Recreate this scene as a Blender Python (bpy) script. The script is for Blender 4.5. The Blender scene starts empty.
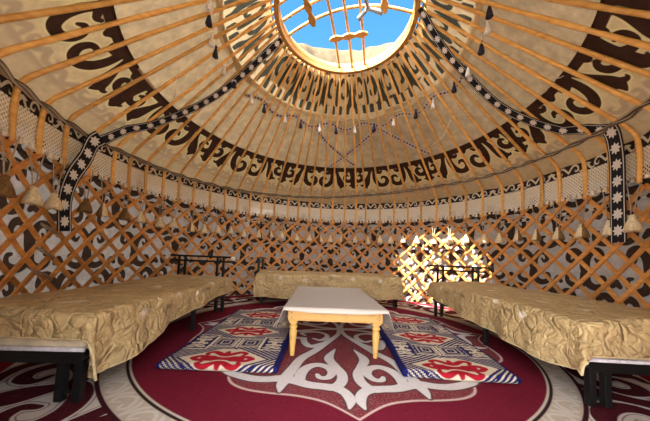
import bpy, math, random
import numpy as np
from mathutils import Matrix, Vector

random.seed(7)
rng = np.random.default_rng(7)
scene = bpy.context.scene
col = scene.collection
R2D, D2R = 180 / math.pi, math.pi / 180

# ------------------------------------------------------------------ node helpers
class Mat:
    def __init__(self, name, rough=0.85, spec=0.2):
        self.m = bpy.data.materials.new(name)
        self.m.use_nodes = True
        self.nt = self.m.node_tree
        self.b = self.nt.nodes['Principled BSDF']
        self.b.inputs['Roughness'].default_value = rough
        self.b.inputs['Specular IOR Level'].default_value = spec
        self.out = self.nt.nodes['Material Output']
        self._tc = None

    def n(self, t):
        return self.nt.nodes.new(t)

    def link(self, a, b):
        self.nt.links.new(a, b)

    def put(self, sock, v):
        if isinstance(v, bpy.types.NodeSocket):
            self.link(v, sock)
        elif isinstance(v, (tuple, list)):
            sock.default_value = tuple(v) + ((1,) if len(v) == 3 and len(sock.default_value) == 4 else ())
        else:
            sock.default_value = v

    def attr(self, name):
        a = self.n('ShaderNodeAttribute')
        a.attribute_name = name
        return a.outputs['Fac']

    def rand(self):
        return self.n('ShaderNodeObjectInfo').outputs['Random']

    def co(self):
        if self._tc is None:
            self._tc = self.n('ShaderNodeTexCoord').outputs['Object']
        return self._tc

    def m2(self, op, a, b=0.0, c=0.0, clamp=False):
        k = self.n('ShaderNodeMath')
        k.operation = op
        k.use_clamp = clamp
        for i, v in enumerate((a, b, c)):
            if i < len(k.inputs):
                self.put(k.inputs[i], v)
        return k.outputs[0]

    def inside(self, sd, w=0.006):
        """1 where the signed distance is negative, blended over w"""
        return self.m2('MULTIPLY_ADD', sd, -1.0 / w, 0.5, clamp=True)

    def mix(self, f, a, b):
        k = self.n('ShaderNodeMix')
        k.data_type = 'RGBA'
        self.put(k.inputs[0], f)
        self.put(k.inputs[6], a)
        self.put(k.inputs[7], b)
        return k.outputs[2]

    def noise(self, scale, detail=3.0, rough=0.55, stretch=None, vec=None):
        k = self.n('ShaderNodeTexNoise')
        k.inputs['Scale'].default_value = scale
        k.inputs['Detail'].default_value = detail
        k.inputs['Roughness'].default_value = rough
        v = vec or self.co()
        if stretch:
            mp = self.n('ShaderNodeMapping')
            mp.inputs['Scale'].default_value = stretch
            self.link(v, mp.inputs['Vector'])
            v = mp.outputs[0]
        self.link(v, k.inputs['Vector'])
        return k.outputs['Fac']

    def vec(self, x, y, z=0.0):
        k = self.n('ShaderNodeCombineXYZ')
        for s, v in zip(k.inputs, (x, y, z)):
            self.put(s, v)
        return k.outputs[0]

    def rng(self, v, a, b, c=0.0, d=1.0):
        k = self.n('ShaderNodeMapRange')
        self.put(k.inputs[0], v)
        for i, q in enumerate((a, b, c, d)):
            k.inputs[i + 1].default_value = q
        return k.outputs[0]

    def bump(self, h, strength=0.3, dist=0.01):
        k = self.n('ShaderNodeBump')
        k.inputs['Strength'].default_value = strength
        k.inputs['Distance'].default_value = dist
        self.link(h, k.inputs['Height'])
        self.link(k.outputs[0], self.b.inputs['Normal'])
        return k.outputs[0]

    def color(self, c):
        self.put(self.b.inputs['Base Color'], c)
        return self

    def vary(self, c, amount=0.25, scale=30.0, detail=3.0):
        """multiply a colour by a noise between 1-amount and 1+amount"""
        f = self.rng(self.noise(scale, detail), 0.3, 0.7, 1 - amount, 1 + amount)
        k = self.n('ShaderNodeVectorMath')
        k.operation = 'SCALE'
        if isinstance(c, bpy.types.NodeSocket):
            self.link(c, k.inputs[0])
        else:
            k.inputs[0].default_value = c[:3]
        self.link(f, k.inputs['Scale'])
        return k.outputs[0]

    def translucent(self, c, fac):
        t = self.n('ShaderNodeBsdfTranslucent')
        self.put(t.inputs['Color'], c)
        mx = self.n('ShaderNodeMixShader')
        mx.inputs[0].default_value = fac
        self.link(self.b.outputs[0], mx.inputs[1])
        self.link(t.outputs[0], mx.inputs[2])
        self.link(mx.outputs[0], self.out.inputs['Surface'])


def simple(name, c, rough=0.8, amount=0.15, scale=40.0, spec=0.2, bump=0.0):
    m = Mat(name, rough, spec)
    m.color(m.vary(c, amount, scale))
    if bump:
        m.bump(m.noise(scale * 2, 3), bump)
    return m.m


def srgb(r, g, b):
    f = lambda v: (v / 255 / 12.92) if v <= 10 else ((v / 255 + 0.055) / 1.055) ** 2.4
    return (f(r), f(g), f(b))


# ------------------------------------------------------------------ mesh helpers
class MB:
    """collects faces and point attributes for ONE mesh"""
    def __init__(self):
        self.v = []
        self.f = []
        self.at = {}
        self.n = 0

    def add(self, V, F, **at):
        V = np.asarray(V, float).reshape(-1, 3)
        self.v.append(V)
        self.f += [tuple(int(i) + self.n for i in q) for q in F]
        for k, a in at.items():
            self.at.setdefault(k, []).append((self.n, np.broadcast_to(np.asarray(a, float), (len(V),))))
        self.n += len(V)
        return self

    def grid(self, P, closed_u=False, **at):
        """P[i,j,3]"""
        P = np.asarray(P, float)
        nu, nv = P.shape[:2]
        I = np.arange(nu * nv).reshape(nu, nv)
        A = np.vstack([I, I[:1]]) if closed_u else I
        q = np.stack([A[:-1, :-1], A[1:, :-1], A[1:, 1:], A[:-1, 1:]], -1).reshape(-1, 4)
        return self.add(P.reshape(-1, 3), q.tolist(), **{k: np.asarray(a).reshape(-1) for k, a in at.items()})

    def box(self, lo, hi, M=None):
        x0, y0, z0 = lo
        x1, y1, z1 = hi
        V = np.array([(x, y, z) for x in (x0, x1) for y in (y0, y1) for z in (z0, z1)], float)
        if M is not None:
            V = np.array([tuple(M @ Vector(p)) for p in V])
        return self.add(V, [(0, 1, 3, 2), (4, 6, 7, 5), (0, 4, 5, 1), (2, 3, 7, 6), (0, 2, 6, 4), (1, 5, 7, 3)])

    def tube(self, path, rad, n=8, cap=True, flat=1.0, up=(0, 0, 1), **at):
        """tube along a path; flat scales the section along the side axis"""
        P = np.asarray(path, float)
        m = len(P)
        rad = np.broadcast_to(np.asarray(rad, float), (m,))
        T = np.gradient(P, axis=0)
        T /= np.linalg.norm(T, axis=1)[:, None] + 1e-12
        a = np.asarray(up, float)
        if abs(T[0] @ a) > 0.9:
            a = np.array([1.0, 0, 0])
        rings = []
        ph = np.linspace(0, 2 * np.pi, n, endpoint=False)
        for i in range(m):
            s = np.cross(T[i], a)
            s /= np.linalg.norm(s) + 1e-12
            b = np.cross(s, T[i])
            a = b
            rings.append(P[i] + rad[i] * (np.cos(ph)[:, None] * s * flat + np.sin(ph)[:, None] * b))
        V = np.concatenate(rings)
        F = []
        for i in range(m - 1):
            for j in range(n):
                k = (j + 1) % n
                F.append((i * n + j, i * n + k, (i + 1) * n + k, (i + 1) * n + j))
        if cap:
            F.append(tuple(range(n))[::-1])
            F.append(tuple((m - 1) * n + j for j in range(n)))
        L = np.concatenate([[0], np.cumsum(np.linalg.norm(np.diff(P, axis=0), axis=1))])
        return self.add(V, F, u=np.repeat(L, n), **at)

    def lathe(self, prof, n=16, c=(0, 0, 0), wob=None):
        prof = np.asarray(prof, float)
        ph = np.linspace(0, 2 * np.pi, n, endpoint=False)
        P = np.zeros((n, len(prof), 3))
        rr = prof[None, :, 0] * (1 if wob is None else (1 + wob[0] * np.cos(wob[1] * ph))[:, None])
        P[..., 0] = c[0] + rr * np.cos(ph)[:, None]
        P[..., 1] = c[1] + rr * np.sin(ph)[:, None]
        P[..., 2] = c[2] + prof[None, :, 1]
        k = self.n
        self.grid(P, closed_u=True)
        m = len(prof)
        self.f.append(tuple(k + i * m for i in range(n))[::-1])
        self.f.append(tuple(k + i * m + m - 1 for i in range(n)))
        return self

    def build(self, name, mat, parent=None, loc=None, smooth=True, bevel=0.0, solid=0.0):
        V = np.concatenate(self.v)
        if loc is not None:
            V = V - np.asarray(loc, float)
        me = bpy.data.meshes.new(name)
        me.from_pydata(V.tolist(), [], self.f)
        for k, parts in self.at.items():
            arr = np.zeros(len(V), np.float32)
            for off, a in parts:
                arr[off:off + len(a)] = a
            me.attributes.new(k, 'FLOAT', 'POINT').data.foreach_set('value', arr)
        me.update()
        if smooth:
            me.polygons.foreach_set('use_smooth', np.ones(len(me.polygons), bool))
        for q in (mat if isinstance(mat, (list, tuple)) else [mat]):
            me.materials.append(q)
        o = bpy.data.objects.new(name, me)
        col.objects.link(o)
        if loc is not None:
            o.location = loc
        if parent is not None:
            o.parent = parent
        if bevel:
            b = o.modifiers.new('bevel', 'BEVEL')
            b.width = bevel
            b.segments = 2
            b.limit_method = 'ANGLE'
        if solid:
            s = o.modifiers.new('solid', 'SOLIDIFY')
            s.thickness = solid
            s.offset = 0
        return o


def tag(o, label, cat, group=None, kind=None):
    if label:
        o['label'] = label
    if cat:
        o['category'] = cat
    if group:
        o['group'] = group
    if kind:
        o['kind'] = kind
    return o


def thing(name, label, cat, loc=(0, 0, 0), rz=0.0, group=None):
    o = bpy.data.objects.new(name, None)
    o.empty_display_size = 0.1
    col.objects.link(o)
    o.location = loc
    o.rotation_euler = (0, 0, rz)
    return tag(o, label, cat, group)


def copy_tree(o, parent=None):
    c = o.copy()
    col.objects.link(c)
    c.parent = parent
    for ch in list(o.children):
        copy_tree(ch, c)
    return c


def catmull(pts, n=10):
    P = np.asarray(pts, float)
    P = np.vstack([2 * P[0] - P[1], P, 2 * P[-1] - P[-2]])
    out = []
    t = np.linspace(0, 1, n, endpoint=False)[:, None]
    for i in range(1, len(P) - 2):
        a, b, c, d = P[i - 1], P[i], P[i + 1], P[i + 2]
        out.append(0.5 * (2 * b + (c - a) * t + (2 * a - 5 * b + 4 * c - d) * t ** 2 + (3 * b - a - 3 * c + d) * t ** 3))
    out.append(P[-2][None])
    return np.vstack(out)


def vnoise(P, seed=0):
    """smooth value noise in about -1..1 of points P[...,3]"""
    P = np.asarray(P, float)
    i = np.floor(P).astype(np.int64)
    f = P - i
    f = f * f * (3 - 2 * f)

    def h(x, y, z):
        k = (x * 374761393 + y * 668265263 + z * 2147483647 + seed * 1274126177) & 0xFFFFFFFF
        k = ((k ^ (k >> 13)) * 1274126177) & 0xFFFFFFFF
        k = k ^ (k >> 16)
        return (k & 0xFFFF) / 32767.5 - 1
    x, y, z = i[..., 0], i[..., 1], i[..., 2]
    fx, fy, fz = f[..., 0], f[..., 1], f[..., 2]
    L = lambda a, b, t: a + (b - a) * t
    return L(L(L(h(x, y, z), h(x + 1, y, z), fx), L(h(x, y + 1, z), h(x + 1, y + 1, z), fx), fy),
             L(L(h(x, y, z + 1), h(x + 1, y, z + 1), fx), L(h(x, y + 1, z + 1), h(x + 1, y + 1, z + 1), fx), fy), fz)


# ------------------------------------------------------------------ ornament fields
def stroke_sdf(X, Y, strokes):
    """strokes: list of [(x, y, r), ...] smoothed, union of tapered capsules"""
    X = np.asarray(X, float)
    D = np.full(X.shape, 9.0)
    for s in strokes:
        C = catmull(s, 8) if len(s) > 2 else np.asarray(s, float)
        for a, b in zip(C[:-1], C[1:]):
            dx, dy = b[0] - a[0], b[1] - a[1]
            q = dx * dx + dy * dy + 1e-12
            t = np.clip(((X - a[0]) * dx + (Y - a[1]) * dy) / q, 0, 1)
            d = np.hypot(X - a[0] - t * dx, Y - a[1] - t * dy) - (a[2] + (b[2] - a[2]) * t)
            np.minimum(D, d, out=D)
    return D


class Tile:
    def __init__(self, fn, x0, x1, y0, y1, n=200):
        self.b = (x0, x1, y0, y1)
        self.nx = n
        self.ny = max(8, int(n * (y1 - y0) / (x1 - x0)))
        X, Y = np.meshgrid(np.linspace(x0, x1, self.nx), np.linspace(y0, y1, self.ny), indexing='ij')
        self.d = fn(X, Y)

    def __call__(self, x, y):
        x0, x1, y0, y1 = self.b
        u = np.clip((x - x0) / (x1 - x0), 0, 1) * (self.nx - 1)
        v = np.clip((y - y0) / (y1 - y0), 0, 1) * (self.ny - 1)
        i = np.minimum(u.astype(int), self.nx - 2)
        j = np.minimum(v.astype(int), self.ny - 2)
        a, b = u - i, v - j
        d = self.d
        return (d[i, j] * (1 - a) + d[i + 1, j] * a) * (1 - b) + (d[i, j + 1] * (1 - a) + d[i + 1, j + 1] * a) * b


def fold(a, period):
    """mirror-repeat: distance along from the nearest multiple, in 0..period/2"""
    a = np.mod(a, period)
    return np.minimum(a, period - a)


# ------------------------------------------------------------------ materials
def wood(name, base, dark, rough=0.5, spec=0.35):
    m = Mat(name, rough, spec)
    u = m.attr('u')
    g = m.noise(9, 3, 0.6, stretch=(1, 1, 1))
    sp = m.n('ShaderNodeSeparateXYZ')
    m.link(m.co(), sp.inputs[0])
    gr = m.noise(1.0, 4, 0.6, vec=m.vec(m.m2('MULTIPLY', u, 3.0), m.m2('MULTIPLY', sp.outputs[2], 25.0), m.m2('MULTIPLY', m.rand(), 50.0)))
    f = m.rng(gr, 0.35, 0.7)
    c = m.mix(f, base, dark)
    c = m.mix(m.rng(g, 0.62, 0.75, 0, 0.35), c, tuple(x * 0.45 for x in dark))
    tint = m.rng(m.rand(), 0, 1, 0.78, 1.15)
    k = m.n('ShaderNodeVectorMath')
    k.operation = 'SCALE'
    m.link(c, k.inputs[0])
    m.link(tint, k.inputs['Scale'])
    m.color(k.outputs[0])
    return m.m


M = {}
M['pole'] = wood('pole_wood', (0.83, 0.48, 0.155), (0.66, 0.33, 0.085))
M['slat'] = wood('slat_wood', (0.72, 0.34, 0.10), (0.53, 0.22, 0.055))
M['crown'] = wood('crown_wood', (0.66, 0.36, 0.11), (0.50, 0.24, 0.06))
M['pine'] = wood('table_pine', (0.68, 0.41, 0.13), (0.56, 0.31, 0.085), rough=0.35)
M['black_metal'] = simple('black_metal', (0.006, 0.006, 0.007), 0.45, 0.2, 30, 0.3)
M['white'] = simple('white_plastic', (0.75, 0.75, 0.73), 0.5)
M['cord'] = simple('grey_cord', (0.36, 0.29, 0.22), 0.9, 0.3, 120)
M['string'] = simple('white_string', (0.75, 0.68, 0.55), 0.9)
M['cream_wool'] = simple('cream_wool', (0.72, 0.60, 0.40), 0.95, 0.25, 60, 0.1, 0.5)
M['brown_wool'] = simple('brown_wool', (0.20, 0.115, 0.05), 0.95, 0.3, 60, 0.1, 0.5)
M['white_wool'] = simple('white_wool', (0.80, 0.76, 0.74), 0.95, 0.15, 60, 0.1, 0.5)
M['navy_wool'] = simple('navy_wool', (0.035, 0.035, 0.06), 0.95, 0.3, 60, 0.1, 0.5)
M['ground'] = simple('sandy_ground', (0.55, 0.46, 0.34), 0.95, 0.25, 3)

ROOF_T = 0.045     # share of light the felt lets through


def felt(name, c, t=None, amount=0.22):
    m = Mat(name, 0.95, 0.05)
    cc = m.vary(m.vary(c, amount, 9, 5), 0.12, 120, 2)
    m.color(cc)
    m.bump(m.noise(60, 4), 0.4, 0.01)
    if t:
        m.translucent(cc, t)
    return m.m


M['felt'] = felt('beige_felt', (0.40, 0.315, 0.20), ROOF_T)
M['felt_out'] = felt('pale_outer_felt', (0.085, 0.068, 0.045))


def two_tone(name, a, b, attr='d', w=0.006, t=None, edge=None, extra=None):
    """b where the field is negative"""
    m = Mat(name, 0.95, 0.05)
    d = m.attr(attr)
    c = m.mix(m.inside(d, w), m.vary(a, 0.14, 14, 4), m.vary(b, 0.2, 14, 4))
    if edge:
        ab = m.m2('ABSOLUTE', m.m2('ADD', d, -edge[1]))
        c = m.mix(m.inside(m.m2('ADD', ab, -edge[1] * 0.8), 0.004), c, edge[0])
    if extra:
        c = extra(m, c)
    m.color(c)
    m.bump(m.noise(70, 3), 0.3, 0.008)
    if t:
        m.translucent(c, t)
    return m.m


CREAM = (0.56, 0.455, 0.275)
BROWN = (0.040, 0.019, 0.013)
M['band'] = two_tone('brown_cream_ornament', CREAM, BROWN, 'd', 0.008, t=0.02,
                     edge=((0.62, 0.55, 0.30), 0.010),
                     extra=lambda m, c: m.mix(m.m2('MULTIPLY', m.inside(m.attr('e'), 0.02), 0.75), c, (0.36, 0.27, 0.19)))
M['crown_orn'] = two_tone('grey_green_ornament', (0.60, 0.49, 0.31), (0.060, 0.062, 0.048), 'd', 0.008, t=0.07)
M['cloth'] = two_tone('white_wall_cloth', (0.42, 0.40, 0.41), (0.050, 0.030, 0.022), 'd', 0.006, t=0.03)


def strap_mat():
    m = Mat('black_flower_strap', 0.85, 0.15)
    c = m.mix(m.inside(m.attr('fl'), 0.006), (0.014, 0.014, 0.02), (0.72, 0.70, 0.70))
    v = m.m2('ABSOLUTE', m.attr('v'))
    e = m.m2('ADD', m.m2('ABSOLUTE', m.m2('ADD', v, -0.80)), -0.055)
    c = m.mix(m.inside(e, 0.04), c, (0.60, 0.57, 0.54))
    m.color(c)
    m.bump(m.noise(260, 2), 0.3, 0.004)
    return m.m


M['strap'] = strap_mat()


def ribbon_mat():
    m = Mat('flower_ribbon', 0.9, 0.1)
    m.color(m.mix(m.inside(m.attr('fl'), 0.008), (0.50, 0.42, 0.36), (0.10, 0.085, 0.16)))
    return m.m


M['ribbon'] = ribbon_mat()


def band_border_mat():
    m = Mat('woven_border', 0.95, 0.05)
    c = m.mix(m.inside(m.attr('d'), 0.006), (0.030, 0.022, 0.022), (0.66, 0.60, 0.50))
    v = m.attr('v')
    s = m.m2('SINE', m.m2('MULTIPLY', v, 160.0))
    edge = m.inside(m.m2('SUBTRACT', 0.060, m.m2('ABSOLUTE', m.m2('ADD', v, -0.085))), 0.003)
    stripes = m.mix(m.m2('GREATER_THAN', s, 0.1), (0.035, 0.03, 0.03), (0.42, 0.37, 0.31))
    m.color(m.mix(edge, c, stripes))
    m.bump(m.noise(200, 2), 0.3, 0.004)
    return m.m


def net_mat():
    m = Mat('cream_net', 0.95, 0.05)
    u, v = m.attr('u'), m.attr('v')
    p = 0.042
    a = m.m2('SINE', m.m2('MULTIPLY', m.m2('ADD', u, v), math.pi / p))
    b = m.m2('SINE', m.m2('MULTIPLY', m.m2('SUBTRACT', u, v), math.pi / p))
    q = m.m2('MULTIPLY', m.m2('ABSOLUTE', a), m.m2('ABSOLUTE', b))
    hole = m.m2('GREATER_THAN', q, 0.62)
    m.color(m.vary((0.80, 0.74, 0.64), 0.12, 50))
    m.bump(m.m2('SUBTRACT', 1.0, q), 0.6, 0.006)
    tr = m.n('ShaderNodeBsdfTransparent')
    mx = m.n('ShaderNodeMixShader')
    m.link(hole, mx.inputs[0])
    m.link(m.b.outputs[0], mx.inputs[1])
    m.link(tr.outputs[0], mx.inputs[2])
    m.link(mx.outputs[0], m.out.inputs['Surface'])
    return m.m


M['border'] = band_border_mat()
M['net'] = net_mat()


def belt_mat():
    m = Mat('black_white_belt', 0.9, 0.1)
    u, v = m.attr('u'), m.attr('v')
    w = m.m2('ADD', m.m2('SINE', m.m2('MULTIPLY', u, 55.0)), m.m2('MULTIPLY', m.m2('ABSOLUTE', v), -1.3))
    c = m.mix(m.m2('GREATER_THAN', w, -0.4), (0.55, 0.5, 0.45), (0.02, 0.02, 0.025))
    m.color(c)
    return m.m


M['belt'] = belt_mat()


def rope_mat():
    m = Mat('striped_strap', 0.9, 0.1)
    v = m.attr('v')
    s = m.m2('SINE', m.m2('MULTIPLY', v, 9.0))
    m.color(m.mix(m.m2('GREATER_THAN', s, 0.0), (0.10, 0.075, 0.06), (0.42, 0.35, 0.27)))
    m.bump(m.noise(150, 2), 0.4, 0.005)
    return m.m


M['rope'] = rope_mat()


def quilt_mat():
    m = Mat('gold_quilt', 0.62, 0.35)
    base = m.vary(m.vary((0.51, 0.375, 0.19), 0.2, 7, 4), 0.14, 38, 4)
    pale = m.mix(m.inside(m.attr('pale'), 0.03), base, (0.72, 0.64, 0.52))
    ink = m.mix(m.m2('MULTIPLY', m.inside(m.attr('ink'), 0.010), 0.6), pale, (0.10, 0.055, 0.03))
    m.color(ink)
    # crinkles: thin stitched valleys between irregular leaf-shaped puffs, plus fine creases
    nz = m.n('ShaderNodeTexNoise')
    nz.inputs['Scale'].default_value = 6
    m.link(m.co(), nz.inputs['Vector'])
    wv = m.n('ShaderNodeVectorMath')
    wv.operation = 'MULTIPLY_ADD'
    m.link(nz.outputs['Color'], wv.inputs[0])
    wv.inputs[1].default_value = (0.16, 0.16, 0.16)
    m.link(m.co(), wv.inputs[2])
    hs = []
    for sc_ in (7.5, 17.0):
        k = m.n('ShaderNodeTexVoronoi')
        k.feature = 'DISTANCE_TO_EDGE'
        k.inputs['Scale'].default_value = sc_
        m.link(wv.outputs[0], k.inputs['Vector'])
        hs.append(m.rng(k.outputs['Distance'], 0.0, 0.16))
    h = m.m2('ADD', m.m2('MULTIPLY', hs[0], 0.8), m.m2('ADD', m.m2('MULTIPLY', hs[1], 0.35), m.m2('MULTIPLY', m.noise(40, 3), 0.25)))
    m.bump(h, 0.75, 0.022)
    return m.m


M['quilt'] = quilt_mat()
M['piping'] = simple('quilt_piping', (0.62, 0.50, 0.30), 0.7)
M['mattress'] = simple('mattress_cover', (0.74, 0.64, 0.47), 0.85, 0.2, 8)
M['mattress_rim'] = simple('pale_rim', (0.62, 0.58, 0.66), 0.7)


def cloth_mat():
    m = Mat('checked_tablecloth', 0.75, 0.2)
    sp = m.n('ShaderNodeSeparateXYZ')
    m.link(m.co(), sp.inputs[0])
    a = m.m2('ABSOLUTE', m.m2('SINE', m.m2('MULTIPLY', sp.outputs[0], 210.0)))
    b = m.m2('ABSOLUTE', m.m2('SINE', m.m2('MULTIPLY', sp.outputs[1], 210.0)))
    g = m.m2('MAXIMUM', a, b)
    m.color(m.mix(m.rng(g, 0.9, 1.0, 0.0, 0.5), (0.53, 0.49, 0.46), (0.40, 0.37, 0.35)))
    m.bump(g, 0.15, 0.002)
    return m.m


M['tablecloth'] = cloth_mat()


def carpet_mat():
    m = Mat('ornamented_carpet', 0.95, 0.05)
    rad = m.attr('rad')
    speck = m.rng(m.noise(170, 2, 0.7), 0.50, 0.66)
    speck2 = m.rng(m.noise(120, 2, 0.7), 0.42, 0.62)
    RED = m.vary((0.150, 0.012, 0.028), 0.14, 70)
    MOT = m.mix(m.m2('MULTIPLY', speck, 0.5), (0.165, 0.020, 0.030), (0.46, 0.30, 0.30))
    WHITE = m.vary((0.62, 0.58, 0.60), 0.07, 60)
    DARK = m.mix(m.m2('MULTIPLY', speck2, 0.25), (0.055, 0.008, 0.014), (0.20, 0.035, 0.05))
    c = RED
    med = m.attr('med')
    c = m.mix(m.inside(med, 0.006), c, MOT)
    c = m.mix(m.inside(m.m2('ADD', m.m2('ABSOLUTE', med), -0.009), 0.008), c, (0.58, 0.42, 0.40))
    orn = m.attr('orn')
    c = m.mix(m.inside(m.m2('ADD', orn, -0.013), 0.008), c, (0.10, 0.045, 0.045))
    c = m.mix(m.inside(orn, 0.008), c, WHITE)

    def ring(r0, r1, cc, c):
        f = m.inside(m.m2('ADD', m.m2('ABSOLUTE', m.m2('ADD', rad, -(r0 + r1) / 2)), -(r1 - r0) / 2), 0.006)
        return m.mix(f, c, cc)
    pale = m.mix(m.inside(m.attr('pale'), 0.01), m.vary((0.50, 0.43, 0.36), 0.08, 40), (0.60, 0.56, 0.52))
    c = ring(2.0, 2.17, pale, c)
    outer = m.mix(m.inside(m.attr('out'), 0.008), (0.60, 0.55, 0.52), DARK)
    outer = m.mix(m.inside(m.m2('ADD', m.m2('ABSOLUTE', m.m2('ADD', m.attr('out'), -0.018)), -0.004), 0.005), outer, (0.25, 0.20, 0.2))
    c = ring(2.18, 2.72, outer, c)
    c = ring(1.985, 2.000, (0.55, 0.48, 0.42), c)
    c = ring(2.000, 2.018, (0.03, 0.015, 0.015), c)
    c = ring(2.165, 2.190, (0.045, 0.010, 0.015), c)
    c = ring(2.72, 3.2, (0.22, 0.012, 0.025), c)
    m.color(c)
    m.bump(m.noise(220, 2), 0.5, 0.006)
    return m.m


M['carpet'] = carpet_mat()


def mat_mat():
    m = Mat('patterned_floor_mat', 0.92, 0.08)
    NAVY = m.vary((0.016, 0.016, 0.095), 0.2, 60)
    CR = m.vary((0.62, 0.54, 0.42), 0.1, 60)
    c = m.mix(m.inside(m.attr('navy'), 0.008), CR, NAVY)
    c = m.mix(m.inside(m.attr('red'), 0.008), c, m.vary((0.36, 0.012, 0.028), 0.15, 60))
    c = m.mix(m.inside(m.attr('edge'), 0.008), c, (0.011, 0.012, 0.09))
    m.color(c)
    m.bump(m.noise(160, 2), 0.4, 0.006)
    return m.m


M['mat'] = mat_mat()

# ------------------------------------------------------------------ dimensions (metres, yurt axis at the origin, door towards -y)
PX = lambda az, r, z: np.stack(np.broadcast_arrays(r * np.sin(np.asarray(az) * D2R), r * np.cos(np.asarray(az) * D2R), z), -1)
DOOR = 14.0      # half-angle of the doorway behind the viewer
SL = 0.873       # rise of the roof per metre towards the axis


def roof_pt(r, off=0.0):
    """height of the pole line at radius r, offset outward (up) by off"""
    return 4.02 - SL * (r - 0.93) + off / math.cos(math.atan(SL))


# ================================================================== THE SETTING
a = np.linspace(0, 2 * np.pi, 97)[:-1]
g = MB()
g.grid(np.stack([np.stack([r * np.sin(a), r * np.cos(a), 0 * a + z], -1) for r, z in ((0.01, -0.012), (1.5, -0.012), (3.08, -0.012))], 1), closed_u=True)
tag(g.build('floor', simple('floor_felt', (0.34, 0.27, 0.2), 0.95, 0.2, 6)), 'bare earth-brown floor under the carpet', None, kind='structure')
g = MB()
g.add([(-25, -25, -0.03), (25, -25, -0.03), (25, 25, -0.03), (-25, 25, -0.03)], [(0, 1, 2, 3)])
tag(g.build('ground', M['ground'], smooth=False), 'sandy ground outside the tent', None, kind='structure')


# white cloth with dark scrolls behind the lattice
def cloth_motif(X, Y):
    s = [[(.02, .04, .05), (.04, .20, .052), (.13, .31, .046), (.23, .29, .042), (.26, .19, .034), (.20, .14, .022), (.16, .19, .014)],
         [(.42, .62, .05), (.40, .48, .055), (.29, .42, .045), (.17, .47, .035), (.16, .57, .026), (.22, .59, .016)],
         [(.0, .52, .045), (.05, .47, .03)]]
    return stroke_sdf(X, Y, s)


cm = Tile(cloth_motif, 0, 0.44, 0, 0.66, 110)


def wall_part(name, a0, a1, label):
    az = np.linspace(a0 - 0.3, a1 + 0.3, int((a1 - a0) / 0.28))
    z = np.arange(-0.02, 2.02, 0.016)
    A, Z = np.meshgrid(az, z, indexing='ij')
    r = 3.10 + 0.012 * vnoise(np.stack([A * 0.12, Z * 2, 0 * A], -1), 3)
    u = A * D2R * 3.1
    row = np.floor((Z + 0.20) / 0.525)
    d = cm(fold(u + row * 0.35, 0.70) * 1.257, np.mod(Z + 0.20, 0.525) * 1.257) - 0.006
    g = MB().grid(PX(A, r, Z), d=d)
    return tag(g.build(name, M['cloth']), label, None, kind='structure')


wall_part('wall_left', -180 + DOOR, -60, 'white cloth wall with dark scrolls behind the lattice on the left')
wall_part('wall_back', -60, 60, 'white cloth wall with dark scrolls behind the lattice at the back')
wall_part('wall_right', 60, 180 - DOOR, 'white cloth wall with dark scrolls behind the lattice on the right')

# felt roof
prof = [(r, roof_pt(r, 0.042)) for r in np.linspace(2.335, 1.49, 30)]
az = np.arange(-180, 180, 2.0)
P = np.stack([PX(az, r, z) for r, z in prof], 1)
A = np.repeat(az[:, None], len(prof), 1)
P = P * (1 + 0.0025 * vnoise(np.stack([A * 0.08, P[..., 2] * 3, 0 * A], -1), 5))[..., None]
g = MB().grid(P, closed_u=True)
tag(g.build('ceiling', M['felt']), 'plain beige felt roof above the poles', None, kind='structure')


# ================================================================== ROOF FELTS
def band_motif(X, Y):
    """half a period, X in 0..1 (0.75 m), Y in 0..1 (0.54 m) down from the top edge"""
    sx, sy = 0.75, 0.54
    s = [
        [(-.05, .02, .105), (1.05, .02, .105)],
        # stem on the axis and its little feet
        [(0, .1, .12), (0, .35, .085), (0, .6, .075), (0, .80, .075), (0, .95, .01)],
        [(.0, .78, .045), (.07, .82, .03), (.12, .78, .012)],
        # hook out of the stem that wraps a pale curl
        [(.03, .52, .06), (.13, .60, .050), (.22, .55, .052), (.25, .42, .046), (.20, .33, .036), (.14, .36, .022)],
        # small bud on the top strip
        [(.20, .1, .06), (.21, .18, .05), (.17, .22, .02)],
        # leaning wedge with a forked foot
        [(.50, .12, .045), (.45, .34, .045), (.40, .55, .07), (.36, .72, .085), (.34, .82, .06), (.37, .96, .012)],
        [(.36, .70, .05), (.28, .80, .042), (.22, .82, .022), (.20, .77, .010)],
        # big scroll
        [(.64, .08, .07), (.61, .28, .058), (.61, .48, .060), (.65, .68, .062), (.74, .82, .060), (.86, .81, .056), (.93, .67, .050), (.91, .51, .042), (.83, .46, .034), (.78, .54, .020)],
        [(.66, .2, .05), (.76, .27, .04), (.82, .22, .022)],
        [(.97, .04, .12), (1.0, .2, .05)],
    ]
    S = [[(x * sx, y * sy, r * 0.82) for x, y, r in q] for q in s]
    return stroke_sdf(X * sx, Y * sy, S)


bm_ = Tile(band_motif, 0, 1, 0, 1.02, 170)


def fade_motif(X, Y):
    s = [[(.0, .02, .03), (.06, .10, .03), (.15, .10, .025), (.17, .04, .02), (.12, .03, .012)],
         [(.34, .13, .03), (.26, .05, .03), (.22, .13, .02)], [(-.02, .16, .02), (.4, .16, .02)]]
    return stroke_sdf(X, Y, s)


fm_ = Tile(fade_motif, 0, 0.36, 0, 0.18, 90)

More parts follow.
